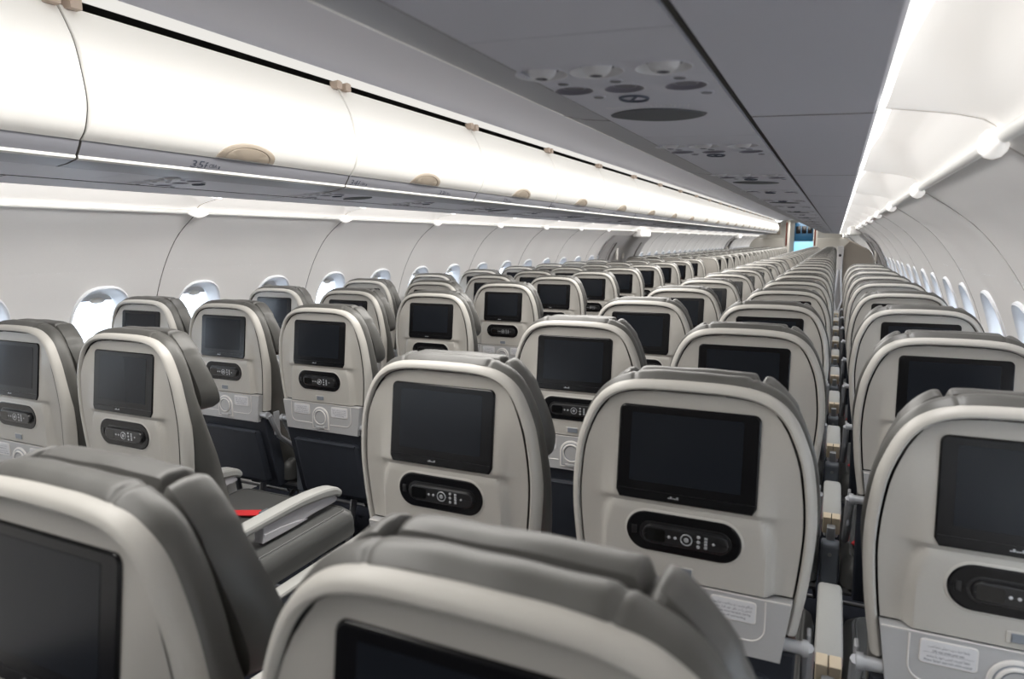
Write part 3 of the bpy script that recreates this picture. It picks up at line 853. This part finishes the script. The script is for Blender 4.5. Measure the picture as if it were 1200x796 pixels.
# ------------------------------------------------------------------ passenger service units
def make_psu(sgn, oval, sign):
    root = empty('service_panel')
    z0 = under(.955)
    TH = 0.
    def pz(x, y): return under(.955+sgn*x)-z0
    mb = MB()
    xs = [-.1035, -.0405, .0435, .1395]
    if sgn < 0: xs = [-.1395, -.0435, .0405, .1035]
    YA, YB_ = -.171, PITCH-.173
    ysq = [YA, -.048, .048, .074, .150, YB_]
    cx = [sgn*(b-.955) for b in (.872+.041, .955, 1.042)]
    def cell(x0, x1, y0, y1, hole=None):
        if not hole:
            mb.add([(x, y, pz(x, y)) for x, y in ((x0, y0), (x1, y0), (x1, y1), (x0, y1))], [(0, 1, 2, 3)], M['psu']); return
        hx, hy, r, depth, rim_m, floor_m = hole
        angs = []
        cs = [math.atan2(b-hy, a-hx) for a, b in ((x1, y0), (x1, y1), (x0, y1), (x0, y0))]
        cs[3] += 2*PI if cs[3] < 0 else 0; cs[0] = cs[0]-2*PI if cs[0] > 0 else cs[0]
        for a0, a1 in ((cs[0], cs[1]), (cs[1], cs[2]), (cs[2], cs[3]), (cs[3], cs[0]+2*PI)): angs += [a0+(a1-a0)*k/8 for k in range(8)]
        out = []
        for t in angs:
            c, s_ = math.cos(t), math.sin(t)
            q = min([(x1-hx)/c if c > 1e-6 else (x0-hx)/c if c < -1e-6 else 9, (y1-hy)/s_ if s_ > 1e-6 else (y0-hy)/s_ if s_ < -1e-6 else 9])
            out.append((hx+c*q, hy+s_*q))
        cir = lambda rr, dz: [(hx+rr*math.cos(t), hy+rr*math.sin(t), pz(hx, hy)+dz) for t in angs]
        mb.grid([[(x, y, pz(x, y)) for x, y in out], cir(r+.003, 0), cir(r+.0015, -.0012)], M['psu'], closed=True)
        mb.grid([cir(r+.0015, -.0012), cir(r, 0), cir(r*.88, depth*.55), cir(r*.62, depth), cir(.0005, depth)], rim_m, closed=True)
    cxs = sorted([sgn*(b-.955) for b in (.877, .955, 1.044)]); off = sgn*.012
    for i in range(3):
        cell(xs[i], xs[i+1], ysq[0], ysq[1])
        cell(xs[i], xs[i+1], ysq[1], ysq[2], (cxs[i], 0, .034, .0085, M['ventwhite'], None))
        cell(xs[i], xs[i+1], ysq[2], ysq[3])
        cell(xs[i], xs[i+1], ysq[3], ysq[4], (cxs[i]+off*.5, .112, .0275, .006, M['lamp'], None))
        cell(xs[i], xs[i+1], ysq[4], ysq[5])
    x0, x1 = xs[0], xs[3]
    for a, b in (((x0, YA), (x1, YA)), ((x1, YA), (x1, YB_)), ((x1, YB_), (x0, YB_)), ((x0, YB_), (x0, YA))):
        mb.add([(a[0], a[1], pz(*a)), (b[0], b[1], pz(*b)), (b[0], b[1], pz(*b)+.006), (a[0], a[1], pz(*a)+.006)], [(0, 1, 2, 3)], M['psu'])
    link('panel', mb.mesh('panel', recalc=False), root)
    def Z(b): return under(b)-z0-TH
    v = MB(); n_ = 20; rows = []
    for r, d in ((.021, -.0085), (.020, -.004), (.0175, .001), (.0135, .0045), (.009, .006), (.0075, .006), (.007, .002), (.0005, .002)):
        rows.append([(r*math.cos(2*PI*k/n_), r*math.sin(2*PI*k/n_), -d) for k in range(n_)])
    v.grid(rows[:5], M['ventwhite'], closed=True); v.grid(rows[4:], M['ventdark'], closed=True)
    v.torus((0, 0, .0075), 'z-', .0225, .0016, M['ventdark'], 22, 6)
    vm = v.mesh('air_vent')
    l = MB(); l.disc((0, 0, .005), 'z-', .016, .0022, M['ventdark'], 20); l.torus((0, 0, .0035), 'z-', .0165, .0016, M['lamp'], 20, 6)
    lm = l.mesh('reading_light')
    k = MB(); k.disc((0, 0, .001), 'z-', .0085, .0035, M['ventdark'], 14); k.torus((0, 0, -.0005), 'z-', .0095, .0015, M['psu'], 14, 6); km = k.mesh('button')
    for b in (.877, .955, 1.044):
        o = link('air_vent', vm, root); o.location = (sgn*(b-.955), 0, Z(b))
        o = link('reading_light', lm, root); o.location = (sgn*(b-.955)+sgn*.006, .112, Z(b))
        o = link('button', km, root); o.location = (sgn*(b-.955)+sgn*.008, .061, Z(b))
    for b in (.905, 1.070):
        o = link('button', km, root); o.location = (sgn*(b-.955), .165, Z(b))
    if sign:
        s_ = MB(); s_.torus((0, 0, -.001), 'z-', .0215, .0026, M['ink'], 28, 6); s_.box((0, 0, -.0015), (.004, .040, .002), M['ink']);
        s_.disc((0, 0, .001), 'z-', .0215, .0012, M['psu'], 24)
        o = link('no_smoking_sign', s_.mesh('no_smoking_sign'), root); o.location = (0, .187, Z(.955)); o.rotation_euler = (0, 0, .5)
    if oval:
        g = MB(); pts = []
        for q in range(33):
            a = 2*PI*q/32
            if q < 32: pts.append((.084*math.cos(a), .062*math.copysign(abs(math.sin(a))**1.45, math.sin(a))))
        g.loft([[(u*1.05, w_*1.05, .002) for u, w_ in pts], [(u, w_, -.0025) for u, w_ in pts]], M['grille'])
        for q in range(-9, 10):
            a = PI/2-q*.075; g.tube([(.105*math.cos(a)*1.0, -.050-.022*math.sin(a), 0), (.105*math.cos(a)*1.08, -.056-.034*math.sin(a), 0)], .0009, M['ventwhite'], 4)
        o = link('speaker_grille', g.mesh('speaker_grille'), root); o.location = (0, .345, Z(.955))
    for ch in root.children:
        if not ch.name.startswith('panel'): ch.rotation_euler[1] = sgn*.049
    return root
PS = {}
for sgn in (-1, 1):
    for j in range(-1, 33):
        y = .90+PITCH*j
        if y > Y1-1: break
        if sgn < 0 and j < 0: continue
        ov = j % 2 == 0 and not (sgn < 0 and j == 0); key = (sgn, ov)
        if key in PS: o = copy_tree(PS[key])
        else: o = make_psu(sgn, ov, True); PS[key] = o
        o.location = (sgn*.955, y, under(.955))
        if sgn > 0: lb = 'grey panel with air vents, reading lights%s, %s along the near ceiling' % (' and oval speaker' if ov else '', ordn(j+2))
        else: lb = 'panel with air vents%s under the white bins, %s from viewer' % (' and oval speaker' if ov else '', ordn(j+1))
        tag(o, lb, 'service panel', 'service panels in the grey ceiling' if sgn > 0 else 'service panels under the white bins')

# ------------------------------------------------------------------ exit doors, jump seat, front of the cabin
def exit_door(sgn, ya, yb, nm):
    mb = MB(); rows = []
    hs = [0, .2, .45, .65, .85, 1.05, 1.2, 1.33, 1.45]
    for y, d in ((ya, .0), (ya+.02, -.03), (ya+.28, -.035), (ya+.30, -.015), (yb-.30, -.015), (yb-.28, -.035), (yb-.02, -.03), (yb, 0)):
        rows.append([(sgn*(wb(h)+d-.012), y, h) for h in hs])
    mb.grid(rows, M['doorgrey'])
    o = struct(mb.build(nm))
    m2 = MB()
    for y in (ya+.29, yb-.29, ya+.45):
        m2.tube([(sgn*(wb(h)-.035), y, h) for h in (.5, .8, 1.0, 1.2, 1.35)], .012, M['seam'], 8)
    m2.box((sgn*(wb(1.2)-.05), (ya+yb)/2-.35, 1.2), (.03, .08, .22), M['cream'], .01)
    m2.build('door_handle', o)
    m3 = MB(); m3.box((sgn*(wb(1.1)-.055), (ya+yb)/2+.1, 1.18), (.02, .10, .16), M['cream'], .01)
    m3.build('door_placard', o)
    m4 = MB(); m4.box((sgn*1.455, (ya+yb)/2+.1, 1.49), (.16, .52, .12), M['binwhite'], .03); m4.build('door_light', o)
exit_door(-1, 9.2, 11.33, 'door_1'); exit_door(1, 9.2, 11.33, 'door_2')
exit_door(-1, 21.0, 22.0, 'door_3'); exit_door(1, 21.0, 22.0, 'door_4')

js = empty('attendant_seat', (1.30, 9.05, 0)); tag(js, 'brown padded attendant seat back with grey post and white harness, beside the exit door', 'seat')
mb = MB(); ring = [(.03, .35), (.36, .35), (.385, .9), (.37, 1.08), (.32, 1.22), (.22, 1.295), (.03, 1.295)]
slab(mb, catmull(ring+ring[:1], 3)[:-1], lambda u, v, d: (u, -d, v), [(.01, -.06), (0, -.05), (0, .0), (.012, .012)], M['brown']); mb.build('back_panel', js)
mb = MB(); mb.box((-.01, -.03, .77), (.065, .08, 1.06), M['doorgrey'], .012); mb.disc((-.01, -.07, 1.19), 'y-', .016, .006, M['groove'], 12); mb.box((-.01, 0, .12), (.10, .3, .24), M['brown'], .02); mb.build('post', js)
mb = MB()
for s in (-1, 1): mb.tube([(-.01+s*.012, -.085, 1.02), (-.01+s*.045, -.085, .66), (-.01, -.09, .5)], .010, M['placard'], 8)
mb.build('harness', js)

# class divider and galley beyond
YB = 27.62
mb = MB()
for sgn in (-1, 1):
    mb.box((sgn*1.28, YB, .68), (1.42, .05, 1.36), M['beige'], .01)
o = MB(); o.box((-1.20, YB, .72), (1.26, .06, 1.44), M['beige'], .02); t = o.build('class_divider'); tag(t, 'low beige class divider at the end of the white-bin side', 'partition')
o = MB(); o.box((1.20, YB, .72), (1.26, .06, 1.44), M['beige'], .02); t = o.build('class_divider'); tag(t, 'low beige class divider at the end of the grey-ceiling side', 'partition')
mb = MB()
mb.grid([[(x, YE, z) for x in (-1.95, 1.95)] for z in (0, 2.25)], M['cream']); struct(mb.build('wall_front'))
mb = MB()
for sgn in (-1, 1):
    mb.grid([[(sgn*wb(h), y, h) for h in (0, .3, .65, 1.0, 1.25, 1.5)]+[(sgn*1.2, y, 1.8), (sgn*.6, y, 2.1), (0, y, 2.13)] for y in (Y1-.01, YE)], M['cream'])
struct(mb.build('trim_11'))
for sgn in (-1, 1):
    o = MB(); o.box((sgn*.50, 28.4, 1.05), (.16, .12, 2.10), M['cream'], .02); t = o.build('galley_post')
    tag(t, 'beige post flanking the aisle %s, at the cabin front' % ('on the white-bin side' if sgn < 0 else 'on the grey-ceiling side'), 'post')
    o = MB(); rows = []
    for k in range(9):
        x = sgn*(.46+.06*k/8); rows.append([(x, 27.75+.02*(k % 2), z) for z in (1.15, 1.5, 1.8, 2.02)])
    o.grid(rows, M['curtain']); t = o.build('curtain'); tag(t, 'gathered red curtain beside the aisle %s' % ('at the end of the white bins' if sgn < 0 else 'on the grey-ceiling side'), 'curtain')
o = empty('galley_cabinet', (0, 30.4, 0)); tag(o, 'dark blue lit galley cabinet with bright blue counter at the far aisle end', 'cabinet')
mb = MB(); mb.box((0, .2, 1.70), (.72, .3, .74), M['blueglow'], .02); 
for i in range(3): mb.box((-.22+.22*i, .045, 1.78), (.18, .02, .30), M['black'], .01)
mb.build('upper_locker', o)
mb = MB(); mb.box((0, .2, 1.10), (.72, .2, .42), M['bluelight'], .02); mb.build('lit_counter', o)
mb = MB(); mb.box((0, .1, .45), (.72, .5, .9), M['navy'], .02); mb.build('base_cabinet', o)
# bin end caps with monitor-like placard (class break)
o = MB(); o.box((-.98, Y1-.16, 1.80), (.60, .05, .46), M['brown'], .02); t = o.build('bin_end_panel'); tag(t, 'brown end panel closing the far end of the white bins', 'panel')

# ------------------------------------------------------------------ camera and light
f, yaw, pitch, roll = 799.98, .442, -.1426, -.0055
cam = bpy.data.cameras.new('camera'); co = bpy.data.objects.new('camera', cam); C.objects.link(co)
d = Vector((-math.sin(yaw)*math.cos(pitch), math.cos(yaw)*math.cos(pitch), math.sin(pitch)))
r = Vector((math.cos(yaw), math.sin(yaw), 0)); u = r.cross(d)
r2 = math.cos(roll)*r+math.sin(roll)*u; u2 = -math.sin(roll)*r+math.cos(roll)*u
co.matrix_world = Matrix(((r2.x, u2.x, -d.x, 1.2557), (r2.y, u2.y, -d.y, 0), (r2.z, u2.z, -d.z, 1.373), (0, 0, 0, 1)))
cam.sensor_width = 36; cam.lens = f*36/1200; cam.clip_start = .02; cam.clip_end = 300
cam.dof.use_dof = True; cam.dof.focus_distance = 2.6; cam.dof.aperture_fstop = 5.0
bpy.context.scene.camera = co
def area(name, loc, rot, sx, sy, power, col, spread=180):
    l = bpy.data.lights.new(name, 'AREA'); l.shape = 'RECTANGLE'; l.size = sx; l.size_y = sy; l.energy = power; l.color = col; l.spread = math.radians(spread)
    o = bpy.data.objects.new(name, l); C.objects.link(o); o.location = loc; o.rotation_euler = rot; return o
for sgn in (-1, 1):
    area('sidewall_fill', (sgn*1.31, (Y0+Y1)/2, 1.55), (0, -sgn*math.radians(38), 0), .03, Y1-Y0, 42, (1, .985, .98), 95)  # added fill at the bin's outer edge, brightens the sidewalls
area('aisle_ceiling_lamp', (0, (-.8+YE)/2, 2.10), (0, 0, 0), .5, YE+.8-.2, 385, (1, .97, .92))  # added unseen fill under the ceiling, brightens bin doors and seat tops
w = bpy.data.worlds.new('sky'); bpy.context.scene.world = w; w.use_nodes = True
bg = w.node_tree.nodes['Background']; bg.inputs[0].default_value = (.80, .90, 1, 1); bg.inputs[1].default_value = 5
vs = bpy.context.scene.view_settings; vs.view_transform = 'Standard'; vs.look = 'None'; vs.exposure = .45; vs.gamma = 1
